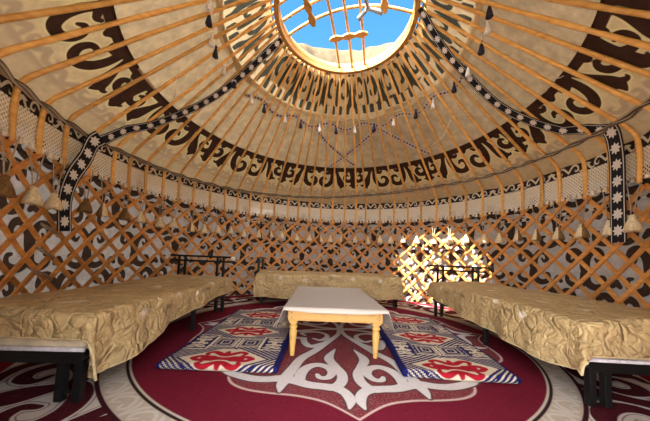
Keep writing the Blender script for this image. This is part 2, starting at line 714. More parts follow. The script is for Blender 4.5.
az = np.arange(-180, 180, 0.30)
rr = np.concatenate([np.linspace(2.31, 2.84, 50), [2.885, 2.93, 2.97, 3.005, 3.025, 3.045, 3.07, 3.09]])
hz = np.array([roof_pt(r, 0.036) for r in np.linspace(2.31, 2.84, 50)] + [2.361, 2.322, 2.284, 2.24, 2.18, 2.10, 2.0, 1.93])
A, Rr = np.meshgrid(az, rr, indexing='ij')
Z = np.broadcast_to(hz, A.shape)
v = (Rr - 2.31) * 1.327
d = bm_(fold(A - 10, 36) / 18, np.clip(v / 0.56, 0, 1.02))
d = np.where(v > 0.565, 0.2, d)
e = fm_(fold(A - 4, 15) * D2R * 2.75, (v - 0.55))
e = np.where(v < 0.55, 0.3, e)
g = MB().grid(PX(A, Rr, Z), closed_u=True, d=d, e=e)
tag(g.build('ornament_band', M['band']),
    'wide dark brown and cream scroll felt band circling the lower roof', 'felt band')


def crown_motif(X, Y):
    """half period 12 degrees -> X metres 0..0.26, Y 0..0.6 from the ring"""
    s = [[(0, .10, .004), (0, .20, .030), (0, .42, .032), (.0, .47, .01)],
         [(.055, .17, .018), (.10, .10, .030), (.16, .14, .034), (.18, .24, .034), (.15, .33, .030), (.09, .34, .022), (.08, .28, .014)],
         [(.24, .16, .010), (.245, .30, .036), (.23, .42, .040), (.19, .50, .035), (.18, .58, .03)],
         [(.06, .50, .036), (.055, .60, .034)],
         [(.26, .03, .02), (.20, .045, .014)],
         [(.0, .0, .016), (.3, .0, .016)]]
    return stroke_sdf(X, Y, s)


ct = Tile(crown_motif, 0, 0.262, 0, 0.66, 90)
az = np.arange(-180, 180, 0.5)
t = np.linspace(0, 1, 56)
A, T = np.meshgrid(az, t, indexing='ij')
rmax = 1.52 + 0.045 * np.abs(np.cos((A + 1.5) / 24 * np.pi * 1)) ** 0.6
Rr = 0.965 + (rmax - 0.965) * T
Z = 4.02 - SL * (Rr - 0.93) + 0.038 * 1.327
v = (Rr - 0.965) * 1.327
d = ct(fold(A + 1.5, 24) / 12 * 0.262, v * 0.88)
d = np.where(v * 0.88 > 0.6, 0.1, d)
g = MB().grid(PX(A, Rr, Z), closed_u=True, d=d)
tag(g.build('crown_felt_collar', M['crown_orn']),
    'scalloped cream felt collar with grey-green scrolls around the roof opening', 'felt collar')

# flower ribbon hung in a zigzag below the collar
FL = lambda uu, vv, s, p=0.17, sx=1.0: None


def flower_sdf(u, v, pitch, rad, petals=8):
    """u along, v across in metres"""
    uu = np.mod(u, pitch) - pitch / 2
    r = np.hypot(uu, v)
    th = np.arctan2(v, uu)
    return r - rad * (0.80 + 0.22 * np.cos(petals * th)), r


def strip(mb, path, normals, width, pitch, rad, step=0.012, nv=9, sag=None):
    """flat woven strip along a path; normals face the viewer side"""
    P = np.asarray(path, float)
    L = np.concatenate([[0], np.cumsum(np.linalg.norm(np.diff(P, axis=0), axis=1))])
    n = max(3, int(L[-1] / step))
    s = np.linspace(0, L[-1], n)
    C = np.stack([np.interp(s, L, P[:, k]) for k in range(3)], -1)
    N = np.stack([np.interp(s, L, np.asarray(normals, float)[:, k]) for k in range(3)], -1)
    T = np.gradient(C, axis=0)
    T /= np.linalg.norm(T, axis=1)[:, None]
    B = np.cross(T, N)
    B /= np.linalg.norm(B, axis=1)[:, None]
    vv = np.linspace(-1, 1, nv)
    G = C[:, None] + B[:, None] * (vv * width / 2)[None, :, None]
    U, V = np.meshgrid(s, vv, indexing='ij')
    d, _ = flower_sdf(U, V * width / 2, pitch, rad)
    mb.grid(G, fl=d, v=V, u=U)
    return mb


def roof_path(pts, off):
    """pts (az, r) -> points offset inward from the pole line, with inward normals"""
    C = catmull(pts, 8)
    P = PX(C[:, 0], C[:, 1], 4.02 - SL * (C[:, 1] - 0.93) - off * 1.327)
    n = np.array([math.sin(math.atan(SL)), math.cos(math.atan(SL))])
    N = -np.stack([n[0] * np.sin(C[:, 0] * D2R), n[0] * np.cos(C[:, 0] * D2R), 0 * C[:, 0] + n[1]], -1)
    return P, N


g = MB()
zz = [(-66 + 12 * k, 1.60 if k % 2 else 1.68) for k in range(14)]
P, N = roof_path(zz, -0.030)
strip(g, P, N, 0.065, 0.06, 0.026, nv=7)
tag(g.build('flower_ribbon', M['ribbon']), 'speckled purple and white ribbon looping under the collar scallops', 'ribbon')
for k, (pts, lab) in enumerate([([(-14, 1.70), (-1, 1.98), (12, 2.28)], 'speckled ribbon slanting down across the middle roof towards the right'),
                                ([(26, 1.70), (12, 1.95), (-3, 2.28)], 'speckled ribbon slanting down across the middle roof towards the left'),
                                ([(28, 1.72), (40, 1.98), (50, 2.26)], 'short speckled ribbon slanting down the roof right of the crossed pair')]):
    g = MB()
    P, N = roof_path(pts, -0.022 - 0.005 * k)
    strip(g, P, N, 0.075, 0.062, 0.028, nv=7)
    tag(g.build('flower_ribbon', M['ribbon']), lab, 'ribbon', 'slanting ribbons on the roof')

# ================================================================== ROOF POLES
pole_az = [-101, -94.5, -87.97, -83.05, -77.86, -72.1, -66.4, -60.86, -54.6, -48.5, -43.2, -38.0, -32.7, -26.9, -20.9, -15.8,
           -10.6, -5.4, 0.23, 5.9, 11.0, 15.7, 22.1, 28.4, 34.5, 40.0, 46.1, 51.6, 57.6, 63.3, 70.06, 76.3, 81.8, 86.8, 93.2, 98.9, 105.2]
LAT_AZ = [-107.1 - 5.9 * k for k in range(12)][::-1] + pole_az + [111 + 5.85 * k for k in range(11)]
pole_vis = [x for x in LAT_AZ if -147 < x < 141]

ORD = ('first second third fourth fifth sixth seventh eighth ninth tenth eleventh twelfth thirteenth fourteenth fifteenth sixteenth '
       'seventeenth eighteenth nineteenth twentieth twenty-first twenty-second').split()
L_STRAP, R_STRAP = -98.0, 102.5


def where(az, items, noun):
    """an ordinal counted from the nearer hanging flower strap"""
    mid = [x for x in items if L_STRAP < x < R_STRAP]
    if az < L_STRAP:
        k = sorted([x for x in items if x < L_STRAP], reverse=True).index(az)
        return f'{ORD[k]} to the left of left hanging flower strap'
    if az > R_STRAP:
        k = sorted(x for x in items if x > R_STRAP).index(az)
        return f'{ORD[k]} to the right of right hanging flower strap'
    i = sorted(mid).index(az)
    if i < len(mid) / 2:
        return f'{ORD[i]} to the right of left hanging flower strap'
    return f'{ORD[len(mid) - 1 - i]} to the left of right hanging flower strap'


def pole_mesh(seed):
    r_ = np.random.default_rng(seed)
    C = np.array([(2.975, 1.73), (2.985, 1.92), (2.985, 2.08), (2.968, 2.20), (2.915, 2.285), (2.82, 2.371)] + [(r, roof_pt(r)) for r in np.linspace(2.70, 0.93, 9)])
    C = catmull(C, 3)
    y = (2.975 - C[:, 0])
    x = 0.012 * np.sin(np.linspace(0, 1, len(C)) * 3.1 * r_.uniform(.6, 1.6)) * r_.choice([-1, 1])
    P = np.stack([x, -y, C[:, 1] - 1.73], -1)
    t = np.linspace(0, 1, len(P))
    rad = 0.0225 - 0.0055 * t + 0.0016 * np.sin(t * 40 + seed) * r_.uniform(.3, 1)
    rad[:3] *= (0.75, 0.9, 1.0)
    return MB().tube(P, rad, 9, up=(1, 0, 0))


protos = [pole_mesh(s).build('roof_pole', M['pole']) for s in (1, 2, 3)]
for i, x in enumerate(pole_vis):
    o = protos[i] if i < 3 else protos[i % 3].copy()
    if i >= 3:
        col.objects.link(o)
    o.location = tuple(PX(x, 2.975, 1.73))
    o.rotation_euler = (0, 0, -x * D2R)
    tag(o, 'bent honey-brown roof pole, ' + where(x, pole_vis, 'pole'), 'roof pole', 'bent poles of the roof')

# ================================================================== CROWN RING
cz = 4.03
crown = thing('roof_ring', 'round wooden roof crown with crossed arched bars against blue sky', 'roof crown', (0, 0, cz))
a = np.arange(0, 360, 4.0)
for nm, r0, w, h, z in (('rim', 0.905, 0.030, 0.045, 0.0), ('inner_rim', 0.885, 0.018, 0.035, 0.058)):
    sec = [(-w, -h), (w, -h * .9), (w * 1.1, 0), (w, h), (-w, h), (-w * 1.2, 0)]
    P = np.stack([PX(a, r0 + dx, z + dz) for dx, dz in sec + sec[:1]], 1)
    g = MB().grid(P, closed_u=True, u=np.repeat((a * D2R * .9)[:, None], len(sec) + 1, 1))
    g.build(nm, M['crown'], crown)
rot = -14 * D2R
ex, ey = np.array([math.cos(rot), math.sin(rot)]), np.array([-math.sin(rot), math.cos(rot)])


def crown_arc(o, along, across):
    h = math.sqrt(0.9 ** 2 - o * o)
    s = np.linspace(-h, h, 25)
    xy = s[:, None] * along + o * across
    z = 0.05 + 0.26 * (1 - (s / h) ** 2)
    return np.column_stack([xy, z])


for o in (0.125, -0.10, -0.33):
    MB().tube(crown_arc(o, ex, ey), 0.019, 8).build('arched_bar', M['crown'], crown)
for o in (-0.24, -0.03, 0.18):
    MB().tube(crown_arc(o, -ey, ex) - np.array([0, 0, 0.036]), 0.019, 8).build('arched_bar', M['crown'], crown)


def bracket(along, across, s, zoff):
    """carved plate that ties three bars together; outline of bulbs and necks"""
    os_ = np.linspace(-0.29, 0.29, 41) + (-0.10 if along is ex else -0.03)
    t = (os_ - os_[0]) / (os_[-1] - os_[0])
    w = 0.026 + 0.026 * np.abs(np.sin(t * np.pi * 3)) ** 1.4
    w[0] = w[-1] = 0.012
    g = MB()
    P = np.zeros((41, 5, 3))
    for i, (o, ww) in enumerate(zip(os_, w)):
        h = math.sqrt(0.81 - o * o)
        z = 0.05 + 0.26 * (1 - (s / h) ** 2) + zoff
        c0 = s * along + o * across
        for j, (dd, dz) in enumerate(((-ww, -.011), (ww, -.011), (ww, .011), (-ww, .011), (-ww, -.011))):
            P[i, j] = (*(c0 + dd * along), z + dz)
    g.grid(P)
    g.add(P[0, :4], [(0, 1, 2, 3)]).add(P[-1, :4], [(3, 2, 1, 0)])
    return g.build('bracket', M['crown'], crown, smooth=False)


bracket(ex, ey, -0.50, -0.028)
bracket(ex, ey, 0.50, -0.028)
bracket(-ey, ex, -0.44, -0.064)
bracket(-ey, ex, 0.44, -0.064)
# grey strap knotted on the bars
knot = thing('knotted_strip', 'grey strip knotted around the crossing bars of the crown', 'strip', (0.30, 0.02, cz + 0.22))
for k, (az_, ln) in enumerate(((200, .19), (318, .17), (85, .20))):
    d_ = np.array([math.sin(az_ * D2R), math.cos(az_ * D2R)])
    s = np.linspace(0, ln, 6)
    P = np.column_stack([s[:, None] * d_, -0.01 - 0.25 * s ** 1.2])
    MB().tube(P, np.linspace(.018, .032, 6), 8, flat=1.0).build('strip_end', simple('grey_cloth', (0.30, 0.31, 0.32), .9) if k == 0 else bpy.data.materials['grey_cloth'], knot)
MB().lathe([(.001, -.035), (.03, -.025), (.04, 0), (.03, .025), (.001, .035)], 10).build('knot', bpy.data.materials['grey_cloth'], knot)

# outer felt folded back above the far rim
az = np.linspace(-62, 66, 70)
sec = np.linspace(0, 1, 16)
A, S = np.meshgrid(az, sec, indexing='ij')
tp = np.clip(1 - np.abs((A - 2) / 66) ** 4, 0, 1)
top = (0.61 + 0.035 * np.cos(A / 22)) * tp ** 0.7
Rr = 1.03 + 0.34 * S + 0.03 * vnoise(np.stack([A * .12, S * 3, 0 * A], -1), 9)
Z = roof_pt(1.05, 0.06) + top * np.interp(S, [0, .12, .28, .42, .6, .8, 1], [0, .55, .93, 1.0, .86, .5, .0]) - 0.34 * SL * S ** 2 + 0.03 * vnoise(np.stack([A * .1, S * 4, 0 * A + 4], -1), 2) * S
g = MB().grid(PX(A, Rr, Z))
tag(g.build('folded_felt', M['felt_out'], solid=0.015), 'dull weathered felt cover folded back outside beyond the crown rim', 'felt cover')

# ================================================================== WOVEN BAND, ROPE, BELT
band = thing('woven_band', 'cream netted band with dark scroll border around the wall top', 'woven band', (0, 0, 1.8))


def bord(X, Y):
    s = [[(-.01, .03, .008), (.05, .10, .010), (.09, .09, .008), (.10, .05, .008), (.07, .04, .006), (.065, .065, .004)],
         [(.19, .10, .008), (.14, .03, .010), (.11, .03, .006)], [(.145, .075, .007), (.17, .085, .007)]]
    return stroke_sdf(X, Y, s)


bt = Tile(lambda x, y: bord(x / 1.3, y / 1.3) * 1.3, 0, 0.234, 0, 0.17, 90)
az = np.arange(-150, 150.1, 0.28)
v = np.linspace(0, 0.17, 15)
A, V = np.meshgrid(az, v, indexing='ij')
U = A * D2R * 3.03
rp = lambda A, V: 3.015 + 0.006 * vnoise(np.stack([A * .25, V * 5, 0 * A], -1), 4)
MB().grid(PX(A, rp(A, V), 0.262 + V), d=bt(fold(U, 0.468), V), v=V, u=U).build('scroll_border', M['border'], band)
az2 = np.arange(-150, 150.1, 0.8)
v = np.linspace(0.0, 0.28, 6)
A, V = np.meshgrid(az2, v, indexing='ij')
MB().grid(PX(A, rp(A, V) - 0.004, V), v=V, u=A * D2R * 3.03).build('net', M['net'], band)
g = MB()
for k, x in enumerate(np.arange(-149, 149.1, 1.45)):
    c0 = PX(x + .1 * math.sin(k * 9), 2.995, 0.0)
    h = 0.045 + 0.012 * math.sin(k * 2.7)
    g.lathe([(.001, .012), (.020, .004), (.016, -.008), (.022, -h * .6), (.024, -h), (.001, -h - .004)], 6, c0)
fr = g.build('pompom_fringe', simple('cream_fringe', (0.74, 0.66, 0.54), 0.95, .2, 60), band)
fr['kind'] = 'stuff'

rope_pts = np.array([(-150, 2.21), (-130, 2.19), (-118, 2.178), (-110, 2.182), (-103.9, 2.166), (-98.4, 2.166), (-90.7, 2.168), (-85.2, 2.196), (-75, 2.19), (-63.9, 2.185),
                     (-45.9, 2.205), (-25.2, 2.262), (-1.4, 2.328), (15.7, 2.378), (35.6, 2.405), (48.2, 2.412), (59.8, 2.392), (69.7, 2.372), (82.6, 2.385),
                     (96.2, 2.36), (106.4, 2.335), (112, 2.345), (130, 2.36), (150, 2.36)])
az = np.arange(-150, 150.1, 0.5)
zr = np.interp(az, rope_pts[:, 0], np.convolve(np.pad(rope_pts[:, 1], 1, 'edge'), [.25, .5, .25], 'valid'))
pole_r = np.interp(zr, [1.7, 2.08, 2.2, 2.285, 2.371, 2.475], [2.975, 2.985, 2.968, 2.915, 2.82, 2.70])
# dips between the poles, pressed out over each pole
near = np.min(np.abs(az[:, None] - np.array(LAT_AZ)[None]), 1)
rr = pole_r - 0.036 + 0.012 * np.clip(near / 2.9, 0, 1)
zz = zr + 0.004 * np.cos(near / 2.9 * np.pi)
rope = thing('wrapping_cord', 'twisted dark and grey strap laced around the bends of the roof poles', 'cord', (0, 0, 2.2))
for k, ph in enumerate((0, np.pi)):
    tw = az * D2R * 3 / 0.34 * np.pi + ph
    P = PX(az, rr + 0.012 * np.cos(tw), zz + 0.017 * np.sin(tw) - 2.2)
    g = MB()
    g.tube(P, 0.0155, 8, flat=1.0)
    vv = np.tile(np.linspace(-1, 1, 8), len(az))
    g.at['v'] = [(0, vv)]
    g.build('strand', M['rope'], rope)
for nm, z0, hw, lab in (('woven_belt', 1.60, 0.022, 'narrow black and white woven belt running behind the lattice tops'),
                        ('woven_belt', 1.725, 0.014, 'thin dark belt behind the lattice just below the cream fringe')):
    az = np.arange(-150, 150.1, 1.0)
    v = np.linspace(-1, 1, 3)
    A, V = np.meshgrid(az, v, indexing='ij')
    g = MB().grid(PX(A, 3.045 + 0 * V, z0 + V * hw + 0.008 * np.sin(A * .13)), v=V, u=A * D2R * 3)
    tag(g.build(nm, M['belt'] if hw > .02 else simple('dark_belt', (0.035, 0.025, 0.025), .9), solid=0.004), lab, 'belt', 'belts around the lattice')

# ================================================================== LATTICE WALL
KS = 20.0      # degrees of turn per metre of rise
ZN = 1.70      # height of the top crossings


def slat(az_top, sgn, a0, a1):
    """one flat wooden lath, clipped to the section a0..a1; sgn +1 rises to the right"""
    z = np.linspace(0.03, 1.765, 30)
    az = az_top + sgn * (z - ZN) * KS
    ok = (az >= a0) & (az <= a1)
    if ok.sum() < 4:
        return None
    z, az = z[ok], az[ok]
    r = (2.998 if sgn > 0 else 3.018) + 0.003 * np.sin(z * 9 + az_top)
    zz = z + 0.004 * np.sin(z * 7 + az_top * 3)
    C = PX(az, r, zz)
    n = PX(az, -np.ones_like(az), 0 * az)
    T = np.gradient(C, axis=0)
    T /= np.linalg.norm(T, axis=1)[:, None]
    B = np.cross(T, n)
    w, t = 0.0245, 0.0085
    sec = [(-w, -t), (-w * .8, t), (w * .8, t), (w, -t), (-w, -t)]
    P = np.stack([C + B * x + n * y for x, y in sec], 1)
    L = np.repeat((z * 1.6)[:, None], 5, 1)
    g = MB().grid(P, u=L)
    g.add(P[0, :4], [(0, 1, 2, 3)]).add(P[-1, :4], [(3, 2, 1, 0)])
    return g


sections = [(-150, -101.5, 'lattice wall section nearest the left edge, before the corded joint'),
            (-103.5, -33, 'long lattice wall section behind the left bed'),
            (-35, 37, 'lattice wall section straight behind the table and far bed'),
            (35, 106, 'long lattice wall section behind the right bed, partly sunlit'),
            (104.5, 146, 'lattice wall section nearest the right edge, beyond the hanging strap')]
allaz = LAT_AZ
for k, (a0, a1, lab) in enumerate(sections):
    am = (a0 + a1) / 2
    base = PX(am, 3.008, 0.03)
    sec_o = thing('lattice_section', lab, 'lattice wall', tuple(base), 0, 'wooden lattice sections of the wall')
    for sgn in (-1, 1):
        for x in allaz:
            gg = slat(x, sgn, a0, a1)
            if gg:
                gg.build('slat', M['slat'], sec_o, smooth=False, loc=None).data.transform(Matrix.Translation(-Vector(base)))


def lashing(az, z, lab, w=4.2, slope=-0.05):
    g = MB()
    for q in range(3):
        s = np.linspace(-1, 1, 9)
        P = PX(az + s * w / 2, 2.972 + 0.012 * s ** 2, z + slope * s + q * 0.012 + 0.004 * np.sin(s * 4 + q))
        g.tube(P, 0.0055, 6)
    loc = tuple(PX(az, 2.972, z))
    tag(g.build('lashing_cord', M['cord'], loc=loc), lab, 'cord', 'cords tying the left lattice joint')


lashing(-102.6, 1.03, 'grey cord tying the left lattice joint, topmost of three')
lashing(-103.0, 0.80, 'grey cord tying the left lattice joint, middle of three')
lashing(-103.0, 0.58, 'grey cord tying the left lattice joint, lowest, just above the bed')

# ================================================================== FLOWER STRAPS
g = MB()
P, N = roof_path([(-73.6, 0.93), (-75.3, 1.255), (-77.0, 1.60), (-79.3, 1.936), (-83.5, 2.272), (-87.2, 2.55)], 0.040)
P2 = np.vstack([P, PX([-90.2, -92.6, -94.5], [2.74, 2.83, 2.865], [2.42, 2.27, 2.165])])
N2 = np.vstack([N, PX([-90, -92, -94], [-.75, -.9, -.98], [-.6, -.4, -.1])])
strip(g, P2, N2, 0.125, 0.165, 0.046, nv=13)
tag(g.build('flower_strap', M['strap'], solid=0.005), 'black strap of white flowers sweeping from the crown to the left wall top', 'strap', 'black flower straps')
g = MB()
P, N = roof_path([(107, 0.93), (98.3, 1.083), (91.8, 1.325), (89.6, 1.59), (89.0, 2.03), (92.3, 2.38), (96.3, 2.62)], 0.040)
P2 = np.vstack([P, PX([99.5, 101.4, 102.4], [2.76, 2.815, 2.83], [2.43, 2.365, 2.34])])
N2 = np.vstack([N, PX([99, 101, 102], [-.75, -.9, -.95], [-.6, -.4, -.2])])
strip(g, P2, N2, 0.125, 0.165, 0.046, nv=13)
tag(g.build('flower_strap', M['strap'], solid=0.005), 'black strap of white flowers sweeping from the crown to the right wall top', 'strap', 'black flower straps')
for lab, pts in (('black flower strap hanging straight down the left wall', [(-96.0, 2.83, 2.17), (-96.9, 2.875, 2.08), (-98.3, 2.885, 1.87), (-101.0, 2.89, 1.62), (-102.0, 2.90, 1.36), (-101.5, 2.895, 1.04)]),
                 ('black flower strap hanging straight down the right wall', [(103.3, 2.80, 2.37), (103.3, 2.85, 2.25), (103.0, 2.885, 2.0), (102.8, 2.89, 1.6), (102.7, 2.89, 1.16)])):
    g = MB()
    C = catmull(pts, 8)
    P = PX(C[:, 0], C[:, 1], C[:, 2])
    strip(g, P, PX(C[:, 0], -np.ones(len(C)), 0 * C[:, 0]), 0.185, 0.17, 0.062, nv=17)
    tag(g.build('flower_strap', M['strap'], loc=tuple(P[-1]), solid=0.005), lab, 'strap', 'black flower straps')

# ================================================================== TASSELS
tas = [(-116.1, 'b'), (-109.6, 'c'), (-104.6, 'c'), (-96.4, 'b'), (-91.6, 'm'), (-85.0, 'b'), (-80.0, 'c'), (-73.4, 'c'), (-68.6, 'c'), (-62.0, 'm'), (-57.0, 'c'),
       (-51.5, 'c'), (-46.2, 'c'), (-40.6, 'c'), (-34.0, 'c'), (-28.6, 'm'), (-23.5, 'c'), (-16.5, 'c'), (-10.4, 'c'), (-5.2, 'm'), (-0.5, 'c'), (5.2, 'm'), (11.3, 'c'), (17.2, 'c'),
       (22.7, 'c'), (27.7, 'c'), (32.9, 'c'), (38.9, 'c'), (46.0, 'c'), (52.2, 'c'), (58.4, 'c'), (64.9, 'c'), (70.0, 'c'), (76.0, 'm'), (81.6, 'm'), (87.7, 'm'), (93.8, 'm'), (100.3, 'c'), (105.5, 'c'), (111.5, 'm')]
def two_tone_wool():
    m = Mat('two_tone_wool', 0.95, 0.1)
    sp = m.n('ShaderNodeSeparateXYZ')
    m.link(m.co(), sp.inputs[0])
    f = m.m2('GREATER_THAN', m.m2('ADD', sp.outputs[0], m.m2('MULTIPLY', m.noise(60, 2), 0.02)), 0.012)
    m.color(m.mix(f, m.vary((0.72, 0.60, 0.40), .2, 60), m.vary((0.22, 0.13, 0.055), .3, 60)))
    return m.m


M['mixed_wool'] = two_tone_wool()


def tassel(kind):
    t = thing('wool_tassel', '', 'tassel')
    h, rb = 0.160, 0.062
    g = MB()
    n = 22
    ph = np.linspace(0, 2 * np.pi, n, endpoint=False)
    prof = [(.004, h), (.020, h * .97), (.026, h * .86), (.022, h * .78), (.036, h * .6), (.052, h * .35), (rb * .95, h * .12), (rb, 0), (rb * .6, -.004), (.002, .0)]
    P = np.zeros((n, len(prof), 3))
    for j, (r, z) in enumerate(prof):
        w = 1 + (0.09 * np.cos(9 * ph + j * .4) + 0.05 * np.cos(5 * ph)) * (j > 3)
        P[:, j] = np.column_stack([r * w * np.cos(ph), r * w * np.sin(ph), z + (0.008 * np.cos(7 * ph) if j in (7, 8) else 0) + 0 * ph])
    g.grid(P, closed_u=True)
    g.build('skirt', M[{'c': 'cream_wool', 'b': 'brown_wool', 'm': 'mixed_wool'}[kind]], t)
    for s in (-1, 1):
        z = np.linspace(0, 1, 7)
        P = np.column_stack([s * (0.010 + 0.035 * z ** 1.5), 0.03 * z, h - .01 + z * 0.32])
        MB().tube(P, 0.0055, 5).build('cord', M['cord'], t)
    return t


proto = {k: tassel(k) for k in 'cbm'}
used = set()
taz = [x for x, _ in tas]
names = {'c': 'cream wool tassel', 'b': 'brown wool tassel', 'm': 'half brown half cream wool tassel'}
for x, k in tas:
    o = proto[k] if k not in used else copy_tree(proto[k])
    used.add(k)
    o.location = tuple(PX(x, 2.905, 1.265 + 0.02 * math.sin(x * 5)))
    vx, vy = o.location.x + 0.15, o.location.y + 3.2      # two-tone ones turn their seam to the door
    o.rotation_euler = (0, 0, math.atan2(-vx, vy) + (math.pi if x < 0 else 0) + (0.4 * math.sin(x) if k != 'm' else 0.0))
    s = 1 + 0.10 * math.sin(x * 3.3)
    o.scale = (s, s, 1)
    tag(o, names[k] + ', ' + where(x, taz, 'tassel'), 'tassel', 'wool tassels hanging along the wall top')

rt = [(-120, 'w'), (-113.1, 'd'), (-103.2, 'w'), (-96.8, 'd'), (-86.7, 'w'), (-77.0, 'd'), (-62.3, 'w'), (-52.4, 'd'), (-36.9, 'w'), (-25.5, 'd'), (-12.4, 'w'), (-0.8, 'd'), (12.1, 'w'), (25.2, 'd'),
      (38.4, 'w'), (53.5, 'd'), (65.4, 'w'), (80.6, 'd'), (92, 'w'), (105, 'd'), (114.9, 'w'), (122, 'd')]


def roof_tassel(kind):
    t = thing('roof_tassel', '', 'tassel')
    prof = [(.002, .155), (.012, .15), (.016, .135), (.010, .122), (.016, .10), (.026, .05), (.034, .008), (.030, 0), (.002, .002)]
    MB().lathe(prof, 14, wob=(0.1, 7)).build('skirt', M['white_wool' if kind == 'w' else 'navy_wool'], t)
    z = np.linspace(0, 1, 4)
    MB().tube(np.column_stack([0 * z, 0 * z, .15 + .11 * z]), 0.004, 5).build('cord', M['string'], t)
    return t


proto = {k: roof_tassel(k) for k in 'wd'}
used = set()
left = [x for x, _ in rt if x < -70]
for x, k in rt:
    o = proto[k] if k not in used else copy_tree(proto[k])
    used.add(k)
    r = 1.61
    o.location = tuple(PX(x, r, roof_pt(r) - 0.135))
    o.rotation_euler = (0, 0, -x * D2R)
    nm = 'white roof tassel' if k == 'w' else 'dark navy roof tassel'
    mid = sorted(y for y, _ in rt if -70 < y < 90)
    if x < -70:
        lab = f'{nm} under the collar, {ORD[sorted(left, reverse=True).index(x)]} above the left sweeping strap'
    elif x > 90:
        lab = f'{nm} under the collar, {ORD[sorted(y for y, _ in rt if y > 90).index(x)]} above the right sweeping strap'
    else:
        lab = f'{nm} under the collar, {ORD[mid.index(x)]} to the right of left sweeping strap'
    tag(o, lab, 'tassel', 'small tassels under the roof collar')

# loose strings on the poles
for lab, pts in (('white string dangling between two poles left of the roof', [(-98.0, 2.16, -.05), (-97, 2.20, -.06), (-96, 2.28, -.05)]),
                 ('long white string dangling below the upper left poles', [(-96.5, 2.05, -.03), (-92.5, 2.12, -.10), (-88.2, 2.26, -.03)]),
                 ('white string stretched between poles right of the roof', [(54.0, 2.10, -.03), (61.0, 2.02, -.06), (68.0, 1.90, -.03)]),
                 ('white string tied round a pole beside the dark band, upper right', [(107.8, 2.24, -.03), (108.6, 2.27, -.05), (109.5, 2.30, -.03)])):
    C = catmull(pts, 6)
    P = PX(C[:, 0], C[:, 1], 4.02 - SL * (C[:, 1] - .93) + C[:, 2])
    tag(MB().tube(P, 0.004, 5).build('string', M['string'], loc=tuple(P[0])), lab, 'string', 'loose strings on the roof poles')

# ================================================================== CARPET
S0 = 0.012
xs = np.arange(-2.95, 2.951, S0)
X, Y = np.meshgrid(xs, xs, indexing='ij')
rad = np.hypot(X, Y)
# ornament quadrant: local p = distance towards the viewer from the middle, q = sideways (mirrored)
qs = [
    [(0.349, 1.368, 0.046), (0.347, 1.24, 0.05), (0.306, 1.126, 0.048), (0.23, 1.071, 0.045), (0.145, 1.11, 0.045), (0.114, 1.205, 0.04), (0.147, 1.289, 0.034), (0.204, 1.294, 0.03), (0.226, 1.247, 0.02)],
    [(0.093, 0.698, 0.01), (0.132, 0.918, 0.05), (0.083, 1.083, 0.045), (0.04, 1.212, 0.046), (0.049, 1.342, 0.048), (0.108, 1.428, 0.048), (0.183, 1.419, 0.05), (0.279, 1.405, 0.052), (0.38, 1.359, 0.056), (0.464, 1.325, 0.06)],
    [(0.183, 1.412, 0.04), (0.099, 1.434, 0.05), (0.037, 1.489, 0.045), (0.01, 1.574, 0.04), (0.024, 1.662, 0.01)],
    [(0.37, 1.358, 0.05), (0.483, 1.331, 0.055), (0.578, 1.352, 0.05), (0.676, 1.352, 0.05), (0.786, 1.316, 0.048), (0.888, 1.259, 0.045), (0.975, 1.156, 0.04), (1.0, 1.022, 0.03)],
    [(0.452, 1.336, 0.055), (0.466, 1.428, 0.04), (0.465, 1.519, 0.008)],
    [(0.455, 1.316, 0.055), (0.416, 1.137, 0.05), (0.367, 0.943, 0.05), (0.278, 0.749, 0.046), (0.173, 0.517, 0.045), (0.046, 0.247, 0.045), (0.013, 0.032, 0.04)],
    [(0.187, 0.536, 0.04), (0.324, 0.65, 0.045), (0.402, 0.529, 0.042), (0.411, 0.327, 0.04), (0.325, 0.19, 0.04), (0.195, 0.215, 0.038), (0.164, 0.333, 0.034), (0.232, 0.454, 0.03), (0.314, 0.41, 0.02)],
]


def orn(Q, Pp):
    return stroke_sdf(Q, Pp, [[(x + 0.022 * (y > 0.9), y, r * (0.84 if y > 0.3 else 0.6)) for x, y, r in k] for k in qs])


ot = Tile(orn, 0, 1.15, 0, 1.75, 230)
cx0 = 0.085
Xc, Yc = X - cx0, Y - 0.02
o1 = ot(np.abs(Xc), np.abs(Yc))
o1 = np.where((np.abs(Xc) > 1.14), 1, o1)
o2 = ot(np.abs(Yc), np.abs(Xc))
o2 = np.where((np.abs(Yc) > 1.14), 1, o2)
sel = np.abs(Yc) > np.abs(Xc)
ornf = np.where(sel, o1, o2)
phi = np.degrees(np.arctan2(np.minimum(np.abs(Xc), np.abs(Yc)), np.maximum(np.abs(Xc), np.abs(Yc))))
ptab = np.linspace(0, 45, 181)
Rtab = np.interp(ptab, [0, 1.5, 4, 8, 14, 20, 26, 31, 35, 38, 45], [1.76, 1.72, 1.655, 1.60, 1.59, 1.63, 1.665, 1.65, 1.57, 1.46, 1.36])
Rtab = np.convolve(np.pad(Rtab, 9, 'reflect', reflect_type='odd'), np.ones(19) / 19, 'valid')
Rphi = np.interp(phi, ptab, Rtab)
rc = np.hypot(Xc, Yc)
med = (rc - Rphi) * 0.9
azd = np.degrees(np.arctan2(X, Y))


def outm(Xq, Yq):
    """big scrolls of the outer ring: X 0..0.55 m along, Y 0..0.54 outwards"""
    s = [[(.0, .10, .05), (.10, .07, .055), (.24, .08, .06), (.36, .14, .06), (.42, .25, .058), (.36, .36, .05), (.25, .38, .045), (.17, .31, .035), (.22, .24, .022)],
         [(.50, .0, .05), (.53, .14, .05), (.55, .3, .05), (.5, .44, .05), (.38, .50, .04), (.26, .50, .02)],
         [(.02, .22, .045), (.05, .34, .05), (.04, .46, .05), (.12, .50, .03)]]
    return stroke_sdf(Xq, Yq, s)


